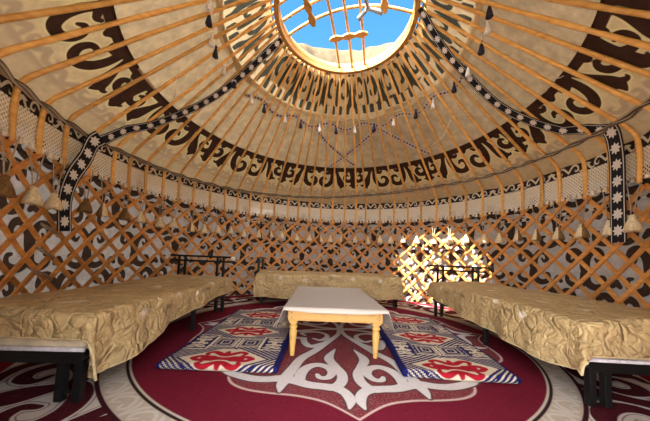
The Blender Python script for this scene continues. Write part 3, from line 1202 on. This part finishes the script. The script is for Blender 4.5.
om = Tile(outm, 0, 0.56, 0, 0.56, 110)
out = om(fold(azd - 4, 27) * D2R * 2.38, np.clip(rad - 2.18, 0, .56))


def palem(Xq, Yq):
    return stroke_sdf(Xq, Yq, [[(.0, .03, .010), (.05, .06, .012), (.08, .11, .012), (.05, .14, .010), (.02, .11, .008)], [(.12, .15, .01), (.10, .06, .012), (.07, .03, .008)]])


pm = Tile(palem, 0, 0.125, 0, 0.17, 60)
pale = pm(fold(azd, 6.8) * D2R * 2.08, np.clip(rad - 2.0, 0, .17))
keep = rad <= 2.95
I = -np.ones(X.shape, int)
I[keep] = np.arange(keep.sum())
q = np.stack([I[:-1, :-1], I[1:, :-1], I[1:, 1:], I[:-1, 1:]], -1).reshape(-1, 4)
q = q[(q >= 0).all(1)]
Zc = 0.004 + 0.0025 * vnoise(np.stack([X * 2.2, Y * 2.2, 0 * X], -1), 8)
g = MB().add(np.stack([X, Y, Zc], -1)[keep], q.tolist(), rad=rad[keep], med=med[keep], orn=ornf[keep], out=out[keep], pale=pale[keep])
tag(g.build('round_carpet', M['carpet']), 'large round maroon carpet with white scroll medallion under the table', 'carpet')


# ================================================================== FLOOR MATS
def mat_fields(a, b):
    """a across from the middle, b along from the near edge"""
    per = 0.74
    bb = np.mod(b + per / 2 - 0.10, per) - per / 2
    A = np.abs(a)
    B = np.abs(bb)
    d1 = np.maximum(A / 0.33 + B / 0.26, B / 0.175 * 0.9)
    hexa = (d1 - 1) * 0.17
    k = (A / 0.33 + B / 0.26 - 1.0) * 0.20
    stripes = np.abs(np.mod(k, 0.032) - 0.016) - 0.0105
    navy = np.where(hexa < 0, 0.05, stripes)
    # dark corner blocks with a pale ornament
    a2, b2 = np.abs(A - 0.335), np.abs(B - 0.37)
    blk = np.maximum(a2 - 0.105, b2 - 0.165)
    pal = stroke_sdf(a2, b2, [[(0, 0, .014), (.035, .05, .014), (.065, .05, .010), (.05, .02, .007)], [(0, .0, .012), (.0, .10, .010), (.04, .13, .012), (.08, .125, .008)], [(.02, .085, .010), (.06, .10, .010)]])
    navy = np.where(blk < 0.010, np.where(blk > 0, 0.03, np.maximum(-pal, blk)), navy)
    # key-pattern blocks on the axis between the motifs
    c2 = np.abs(A - 0.115)
    blk2 = np.maximum(c2 - 0.095, np.abs(B - 0.37) - 0.10)
    key = np.abs(np.mod(np.maximum(c2, np.abs(B - 0.37)), 0.038) - 0.019) - 0.0125
    navy = np.where(blk2 < 0.008, np.where(blk2 > 0, 0.03, key), navy)
    S_ = 0.92
    red = stroke_sdf(A / S_, B / S_, [[(0, 0, .045), (0, .10, .030), (.0, .15, .018)], [(0, .02, .040), (.10, .02, .034), (.17, .0, .02)],
                            [(.02, .06, .034), (.07, .11, .030), (.12, .14, .026), (.17, .11, .022), (.15, .07, .014)], [(.12, .03, .026), (.20, .04, .024), (.25, .0, .028)]]) * S_
    pale_in = stroke_sdf(A, B, [[(.0, .03, .007), (.05, .045, .009), (.085, .075, .007)]])
    red = np.maximum(red, -pale_in)
    # blue chevrons in the two near corners
    chev = np.where(b < 0.30, (0.45 - A) + b, 9.0)
    kk = np.abs(np.mod(chev, 0.044) - 0.022) - 0.013
    navy = np.where(chev < 0.17, kk, navy)
    red = np.where(chev < 0.17, 0.05, red)
    return navy, red


def floor_mat(label, W, L, loc, rz, seed, th=0.05):
    """thick quilted mat; local x across, y along away from the viewer"""
    nx, ny = int(W / 0.011), int(L / 0.011)
    # top sheet plus rolled sides: parameter runs past the edges and turns down
    m_ = 7
    s = np.concatenate([-W / 2 - np.linspace(0.09, 0.013, m_), np.linspace(-W / 2, W / 2, nx), W / 2 + np.linspace(0.013, 0.09, m_)])
    t = np.concatenate([-L / 2 - np.linspace(0.09, 0.013, m_), np.linspace(-L / 2, L / 2, ny), L / 2 + np.linspace(0.013, 0.09, m_)])
    Sg, Tg = np.meshgrid(s, t, indexing='ij')

    def turn(o, r=th / 2):
        ang = np.clip(o / r, 0, np.pi * 0.98)
        return r * np.sin(ang), -r * (1 - np.cos(ang))
    ox = np.clip(np.abs(Sg) - W / 2, 0, None)
    oy = np.clip(np.abs(Tg) - L / 2, 0, None)
    o = np.hypot(ox, oy)
    hx, hz_ = turn(o)
    e_ = np.where(o > 1e-9, o, 1)
    x = np.clip(Sg, -W / 2, W / 2) + np.sign(Sg) * hx * ox / e_
    y = np.clip(Tg, -L / 2, L / 2) + np.sign(Tg) * hx * oy / e_
    z = th + 0.008 + hz_
    w = np.clip((z - 0.008) / th, 0, 1)
    z = z + w * (0.010 * vnoise(np.stack([Sg * 3.1, Tg * 3.1, 0 * Sg], -1), seed) + 0.012 * np.clip(vnoise(np.stack([Sg * 1.3, Tg * 1.3, 0 * Sg + 3], -1), seed), 0, 1))
    x = x + 0.012 * vnoise(np.stack([0 * Sg, Tg * 2.3, 0 * Sg], -1), seed + 1)
    y = y + 0.018 * vnoise(np.stack([Sg * 2.3, 0 * Sg, 0 * Sg], -1), seed + 2)
    navy, red = mat_fields(Sg, Tg + L / 2)
    # chevrons filling the two near corners
    edge = (W / 2 - 0.012) - np.abs(Sg)
    g = MB().grid(np.stack([x, y, z], -1), navy=navy, red=red, edge=edge)
    o = g.build('floor_mat', M['mat'])
    o.location = loc
    o.rotation_euler = (0, 0, rz)
    return tag(o, label, 'floor mat', 'thick patterned mats beside the table')


floor_mat('navy, red and cream patterned floor mat left of the table', 0.86, 1.85, (-0.92, -0.33, 0), 0.02, 21)
floor_mat('navy, red and cream patterned floor mat right of the table', 0.82, 1.86, (0.97, -0.31, 0), -0.055, 33, 0.055)

# ================================================================== TABLE
tx0, tx1, ty0, ty1, tz = -0.485, 0.405, -0.965, 0.56, 0.44
tcx, tcy = (tx0 + tx1) / 2, (ty0 + ty1) / 2
TR = 0.02
table = thing('low_table', 'low pine table with turned legs in the middle of the carpet', 'table', (tcx, tcy, 0.008), TR)
hx, hy = (tx1 - tx0) / 2, (ty1 - ty0) / 2
MB().box((-hx, -hy, tz - 0.032), (hx, hy, tz - 0.008)).build('table_top', M['pine'], table, smooth=False, bevel=0.004)
ap0, ap1 = tz - 0.125, tz - 0.032
for lo, hi in (((-hx + .03, -hy + .03, ap0), (hx - .03, -hy + .055, ap1)), ((-hx + .03, hy - .055, ap0), (hx - .03, hy - .03, ap1)),
               ((-hx + .03, -hy + .055, ap0), (-hx + .055, hy - .055, ap1)), ((hx - .055, -hy + .055, ap0), (hx - .03, hy - .055, ap1))):
    MB().box(lo, hi).build('apron_board', M['pine'], table, smooth=False, bevel=0.003)
lp = [(.001, 0), (.017, 0), (.020, .01), (.022, .05), (.026, .10), (.031, .16), (.034, .20), (.034, .225), (.026, .232), (.026, .24), (.036, .247), (.037, .262), (.028, .27), (.028, .28), (.036, .287), (.036, .30), (.001, .30)]
for sx in (-1, 1):
    for sy in (-1, 1):
        g = MB().lathe(lp, 20, (sx * (hx - .075), sy * (hy - .085), 0))
        c0 = (sx * (hx - .075), sy * (hy - .085))
        g.box((c0[0] - .036, c0[1] - .036, .295), (c0[0] + .036, c0[1] + .036, tz - .034))
        g.build('leg', M['pine'], table, bevel=0.002)
for sx in (-1, 1):
    for dz in (-.02, .02):
        MB().tube([(sx * (hx - .06), -hy + .031, ap0 + .047 + dz), (sx * (hx - .06), -hy + .027, ap0 + .047 + dz)], .006, 8).build('dowel', simple('dark_dowel', (.30, .14, .04)) if sx < 0 and dz < 0 else bpy.data.materials['dark_dowel'], table)

# draped cloth
nx, ny = 90, 130
dl, dn, df = 0.195, 0.035, 0.14
s = np.linspace(-hx - dl, hx + dl, nx)
t = np.linspace(-hy - dn, hy + df, ny)
Sg, Tg = np.meshgrid(s, t, indexing='ij')
# the near hem dips in the middle; the near corners hang lower
Tg = np.where(Tg < -hy, -hy + (Tg + hy) * (1 + 0.5 * np.cos(np.clip(Sg / hx, -1, 1) * np.pi / 2)), Tg)
ox = np.clip(np.abs(Sg) - hx, 0, None)
oy = np.clip(np.abs(Tg) - hy, 0, None)
o = np.hypot(ox, oy)
e_ = np.where(o > 1e-9, o, 1)
rb = 0.012
ang = np.clip(o / rb, 0, np.pi / 2 * 0.80)
rest = np.clip(o - rb * np.pi / 2 * 0.80, 0, None)
fl = rb * np.sin(ang) + rest * 0.36 * (0.55 + 0.45 * np.cos(Tg * 9))
dz = rb * (1 - np.cos(ang)) + rest * 0.93
corner = np.clip(ox / dl, 0, 1) * np.clip((-Tg - hy + 0.16) / 0.16, 0, 1)
x = np.clip(Sg, -hx, hx) + np.sign(Sg) * fl * ox / e_
y = np.clip(Tg, -hy, hy) + np.sign(Tg) * fl * oy / e_
z = tz - 0.003 - dz + 0.0015 * vnoise(np.stack([Sg * 5, Tg * 5, 0 * Sg], -1), 5)
g = MB().grid(np.stack([x, y, z], -1))
co = g.build('tablecloth', M['tablecloth'], solid=0.0015)
co.location = (tcx, tcy, 0.010)
co.rotation_euler = (0, 0, TR)
tag(co, 'grey checked oilcloth draped over the low pine table', 'tablecloth')


# ================================================================== BEDS
def bed(which, L, Wd, loc, rz, side, head, ztop, front, seed, near_drop, far_drop, leg_x):
    """local x runs along the bed, the room side is y = 0 and the wall side y = side * Wd"""
    fz = 0.27
    b = thing('folding_bed', f'black metal folding bed frame {which}', 'bed', loc, rz, 'black folding beds along the wall')
    Y = lambda y: side * y
    t = 0.016

    def bar(name, p, q, r=t, n=4):
        MB().tube([p, q], r * (1.25 if n == 4 else 1), n).build(name, M['black_metal'], b, smooth=(n > 4))
    for yy in (0.03, Wd - 0.03):
        bar('side_rail', (0, Y(yy), fz), (L, Y(yy), fz), 0.020)
    for xx in (0.02, L - 0.02):
        MB().box((xx - .012, min(Y(.03), Y(Wd - .03)), fz - .045), (xx + .012, max(Y(.03), Y(Wd - .03)), fz + .02)).build('end_rail', M['black_metal'], b, smooth=False, bevel=.003)
    for xx in np.linspace(0.25, L - 0.25, 6):
        bar('cross_slat', (xx, Y(.03), fz + .005), (xx, Y(Wd - .03), fz + .005), 0.010)
    for xx in leg_x:
        for yy in (0.05, Wd - 0.05):
            MB().box((xx - .021, Y(yy) - .021, .012), (xx + .021, Y(yy) + .021, fz)).build('leg', M['black_metal'], b, smooth=False, bevel=.004)
    # second leg of each end pair, set inwards across the end
    for xx in (leg_x[0], leg_x[-1]):
        for yy in (0.145, Wd - 0.145):
            MB().box((xx - .021, Y(yy) - .021, .012), (xx + .021, Y(yy) + .021, fz)).build('leg', M['black_metal'], b, smooth=False, bevel=.004)
    for xx in (leg_x[0], leg_x[-1]):
        bar('leg_brace', (xx, Y(.05), .06), (xx, Y(.145), .06), .010)
    xh = L + 0.02 if head > 0 else -0.02
    hz_ = 0.82
    for yy in (0.10, 0.19, Wd - 0.19, Wd - 0.10):
        MB().box((xh - .014, Y(yy) - .015, fz - .03), (xh + .014, Y(yy) + .015, hz_ + .005)).build('headboard_post', M['black_metal'], b, smooth=False)
    for zz in (hz_ - 0.07, hz_):
        MB().box((xh - .016, min(Y(-.03), Y(Wd + .03)), zz - .014), (xh + .016, max(Y(-.03), Y(Wd + .03)), zz + .014)).build('headboard_rail', M['black_metal'], b, smooth=False, bevel=.003)
    if which.startswith('under the left'):
        MB().lathe([(.001, -.03), (.028, -.026), (.034, 0), (.028, .03), (.001, .034)], 14, (xh - .02, Y(-.045), hz_ - .02)).build('end_cap', M['white'], b)['label'] = 'white knob at the end of the headboard rail'
    # mattress
    mt = thing('mattress', f'thin cream mattress lying on the bed frame {which}', 'mattress', loc, rz, 'mattresses on the folding beds')
    MB().box((0.0, min(Y(.01), Y(Wd - .01)), fz + .026), (L - .01, max(Y(.01), Y(Wd - .01)), ztop - .035)).build('pad', M['mattress'], mt, smooth=False, bevel=.03)
    g = MB()
    for xx in (0.006,):
        g.tube([(xx - .012, Y(.01), fz + .038), (xx - .012, Y(Wd - .01), fz + .038)], .012, 8)
    g.build('piping', M['mattress_rim'], mt)
    # quilt
    ql = Wd - 0.02
    r0 = 0.035
    nf = 34
    xs_ = np.concatenate([-np.linspace(near_drop, .008, 16), np.linspace(0, L, 150), L + np.linspace(.008, far_drop, 16)])
    F = np.interp(np.clip(xs_, 0, L), [q_[0] for q_ in front], [ztop - q_[1] for q_ in front])
    tt = np.concatenate([np.linspace(1, 0.02, nf), np.zeros(0)])
    cols = []
    for F_ in [None]:
        pass
    yy = np.linspace(0, ql, 56)
    yb = np.linspace(.008, .14, 10)
    nT = nf + len(yy) + len(yb)
    Sx = np.repeat(xs_[:, None], nT, 1)
    Ty = np.zeros_like(Sx)
    Ty[:, :nf] = -tt[None] * F[:, None]
    Ty[:, nf:nf + len(yy)] = yy
    Ty[:, nf + len(yy):] = ql + yb
    ox = np.where(Sx < 0, -Sx, np.where(Sx > L, Sx - L, 0.0))
    oy = np.where(Ty < 0, -Ty, np.where(Ty > ql, Ty - ql, 0.0))
    sx = np.where(Sx < 0, -1, 1)
    sy = np.where(Ty < 0, -1, 1)
    o = (ox ** 4 + oy ** 4) ** 0.25
    e_ = np.maximum(np.hypot(ox, oy), 1e-9)
    a_ = np.clip(o / r0, 0, np.pi / 2)
    rest = np.clip(o - r0 * np.pi / 2, 0, None)
    diag = np.minimum(ox, oy) / np.maximum(np.maximum(ox, oy), 1e-6)
    wave = 0.10 * np.sin(Sx * 7 + seed) + 0.05 * np.sin(Sx * 17 + seed * 2) + 0.06
    h_ = r0 * np.sin(a_) + rest * (np.where(oy > ox, wave, 0.03) * (1 - 0.5 * diag) + 0.34 * diag)
    dn_ = r0 * (1 - np.cos(a_)) + rest * 0.985
    x = np.clip(Sx, 0, L) + sx * h_ * ox / e_
    y = np.clip(Ty, 0, ql) + sy * h_ * oy / e_
    hump = 0.020 * np.sin(np.clip(Ty / ql, 0, 1) * np.pi) + 0.045 * np.clip(Ty / ql, 0, 1) ** 1.5 * (1 if side < 0 else 0.3)
    z = ztop - dn_ + hump * np.clip(1 - o / .08, 0, 1) + 0.012 * vnoise(np.stack([Sx * 2.2, Ty * 2.2, 0 * Sx], -1), seed)
    G = np.stack([x, y, z], -1)
    # puffs and creases along the surface normal
    du, dv = np.gradient(G, axis=0), np.gradient(G, axis=1)
    nrm = np.cross(du, dv)
    nrm /= np.linalg.norm(nrm, axis=2)[..., None] + 1e-9
    q1 = vnoise(np.stack([Sx * 9, Ty * 9, 0 * Sx + seed], -1), seed)
    q2 = vnoise(np.stack([Sx * 20, Ty * 20, 0 * Sx], -1), seed + 4)
    q3 = vnoise(np.stack([Sx * 5 + Ty * 6, Ty * 14 - Sx * 3, 0 * Sx], -1), seed + 9)
    puff = 0.0040 * (1 - np.abs(q1) * 2.2) + 0.0018 * q2 - 0.0055 * np.exp(-(q3 / .12) ** 2) * np.clip(o / .05, 0.25, 1)
    G = G + nrm * puff[..., None]
    G[..., 2] = np.maximum(G[..., 2], 0.03)
    G[..., 1] *= side
    # faint printed figures and pale blossoms on the front
    ink = np.full(Sx.shape, .5)
    pal = np.full(Sx.shape, .5)
    rs = np.random.default_rng(seed)
    for k in range(int(L / 0.42)):
        cx, cy = 0.25 + k * 0.42 + rs.uniform(-.06, .06), -0.10 + rs.uniform(-.04, .04)
        w_ = rs.uniform(.7, 1.1)
        q_ = [[(cx - .05 * w_, cy - .06, .006), (cx - .045 * w_, cy, .009), (cx - .02 * w_, cy + .03, .010), (cx, cy + .005, .008), (cx + .025 * w_, cy + .03, .010), (cx + .05 * w_, cy, .008), (cx + .05 * w_, cy - .06, .005)],
              [(cx + .05 * w_, cy, .007), (cx + .08 * w_, cy + .03, .006), (cx + .10 * w_, cy + .025, .007)]]
        near_ = (np.abs(Sx - cx) < .2) & (np.abs(Ty - cy) < .2)
        if L < 2.559 and k in (1, 3, 4) and near_.any():
            ink[near_] = np.minimum(ink[near_], stroke_sdf(Sx[near_], Ty[near_], q_) + 0.004 * q2[near_])
        px, py = cx + .2, cy + rs.uniform(0, .1)
        pal = np.minimum(pal, np.hypot(Sx - px, (Ty - py) * 1.3) - 0.035 + 0.02 * q2)
        px, py = cx, 0.22 + rs.uniform(0, .3)
        pal = np.minimum(pal, np.hypot((Sx - px) * .5, Ty - py) - 0.022 + 0.03 * q2)
    quilt = thing('quilt', f'golden beige quilted bedspread draped over the bed {which}', 'bedspread', loc, rz, 'golden quilted bedspreads')
    gq = MB().grid(G, ink=ink, pale=pal)
    gq.build('cover', M['quilt'], quilt, solid=0.012)
    hem = np.concatenate([G[::1, 0], G[-1, 1:]])
    hem0 = G[0, ::-1]
    edge = np.concatenate([hem0[-60:-1] if False else G[0, :][::-1], G[:, 0], G[-1, :]])
    MB().tube(edge, 0.0075, 6, cap=False).build('piping', M['piping'], quilt)
    return b


bed('under the left quilted cover', 2.42, 0.86, (-1.465, -1.72, 0.0), 92.8 * D2R, 1, 1, 0.505,
    [(0, .135), (.10, .125), (.22, .135), (.48, .165), (.72, .24), (1.2, .27), (2.42, .31)], 11, 0.15, 0.16, (0.03, 1.42, 2.36))
bed('under the right quilted cover', 2.55, 0.86, (1.545, -1.54, 0.0), 88.0 * D2R, -1, 1, 0.540,
    [(0, .23), (.10, .195), (.22, .175), (.5, .18), (.9, .20), (1.5, .22), (2.0, .27), (2.55, .33)], 17, 0.215, 0.20, (0.03, 1.15, 2.50))
bed('under the far quilted cover behind the table', 2.56, 0.82, (-1.285, 1.26, 0.0), 6.0 * D2R, 1, -1, 0.555,
    [(0, .14), (.5, .13), (1.2, .12), (1.8, .12), (2.3, .14), (2.56, .16)], 29, 0.16, 0.17, (0.06, 1.3, 2.52))

# ================================================================== LIGHT
sun = bpy.data.lights.new('sun', 'SUN')
sun.energy = 32.0
sun.angle = 0.009
sun.color = (1.0, 0.93, 0.80)
so = bpy.data.objects.new('sun', sun)
col.objects.link(so)
el, ta = 49.6 * D2R, 47.5 * D2R
dv = Vector((math.sin(ta) * math.cos(el), math.cos(ta) * math.cos(el), -math.sin(el)))
so.rotation_euler = dv.to_track_quat('-Z', 'Y').to_euler()
so.location = (-6, -6, 9)

SKY_FILL = 10.0
w = bpy.data.worlds.new('sky')
scene.world = w
w.use_nodes = True
nt = w.node_tree
bg = nt.nodes['Background']
tc = nt.nodes.new('ShaderNodeTexCoord')
sp = nt.nodes.new('ShaderNodeSeparateXYZ')
rp_ = nt.nodes.new('ShaderNodeValToRGB')
nt.links.new(tc.outputs['Generated'], sp.inputs[0])
nt.links.new(sp.outputs[2], rp_.inputs[0])
cr = rp_.color_ramp
cr.elements[0].position = 0.0
cr.elements[0].color = (0.62, 0.82, 0.95, 1)
cr.elements[1].position = 1.0
cr.elements[1].color = (0.022, 0.25, 0.80, 1)
e1 = cr.elements.new(0.55)
e1.color = (0.17, 0.56, 0.93, 1)
# white glow added to the unseen sun-side sky behind the viewer, brightening the interior
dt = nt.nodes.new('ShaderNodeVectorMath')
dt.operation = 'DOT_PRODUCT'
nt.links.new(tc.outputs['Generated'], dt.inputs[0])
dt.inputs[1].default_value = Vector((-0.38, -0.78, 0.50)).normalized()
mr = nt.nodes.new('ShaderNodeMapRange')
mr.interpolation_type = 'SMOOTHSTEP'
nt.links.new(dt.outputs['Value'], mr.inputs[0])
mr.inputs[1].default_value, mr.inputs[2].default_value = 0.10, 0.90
mr.inputs[3].default_value, mr.inputs[4].default_value = 0.0, SKY_FILL
fill_n = nt.nodes.new('ShaderNodeVectorMath')
fill_n.operation = 'SCALE'
fill_n.inputs[0].default_value = (1.0, 0.97, 0.92)
nt.links.new(mr.outputs[0], fill_n.inputs['Scale'])
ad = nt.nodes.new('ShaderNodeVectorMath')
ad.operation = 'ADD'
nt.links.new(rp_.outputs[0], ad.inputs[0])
nt.links.new(fill_n.outputs[0], ad.inputs[1])
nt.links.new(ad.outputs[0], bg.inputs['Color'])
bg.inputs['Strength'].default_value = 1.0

# ================================================================== CAMERA
cam = bpy.data.cameras.new('camera')
cam.sensor_fit = 'HORIZONTAL'
cam.sensor_width = 36.0
cam.lens = 254.2 / 650 * 36.0
cam.shift_y = (241.56 - 210.5) / 650
cam.clip_start = 0.02
cam.clip_end = 200
cobj = bpy.data.objects.new('camera', cam)
col.objects.link(cobj)
r_ = Vector((0.99910726, -0.00275187, 0.04215581))
u_ = Vector((-0.04224513, -0.06071835, 0.99726056))
f_ = Vector((1.84699637e-04, 0.998151145, 0.0607803986))
mw = Matrix(((r_.x, u_.x, -f_.x, -0.14746617), (r_.y, u_.y, -f_.y, -3.1954945), (r_.z, u_.z, -f_.z, 0.88720666), (0, 0, 0, 1)))
cobj.matrix_world = mw
scene.camera = cobj

scene.cycles.use_denoising = True
scene.cycles.max_bounces = 10
scene.cycles.diffuse_bounces = 6
scene.cycles.transparent_max_bounces = 12
scene.view_settings.view_transform = 'Standard'
scene.view_settings.look = 'None'
scene.view_settings.exposure = 0.2
scene.view_settings.gamma = 1.0
scene.view_settings.use_curve_mapping = False
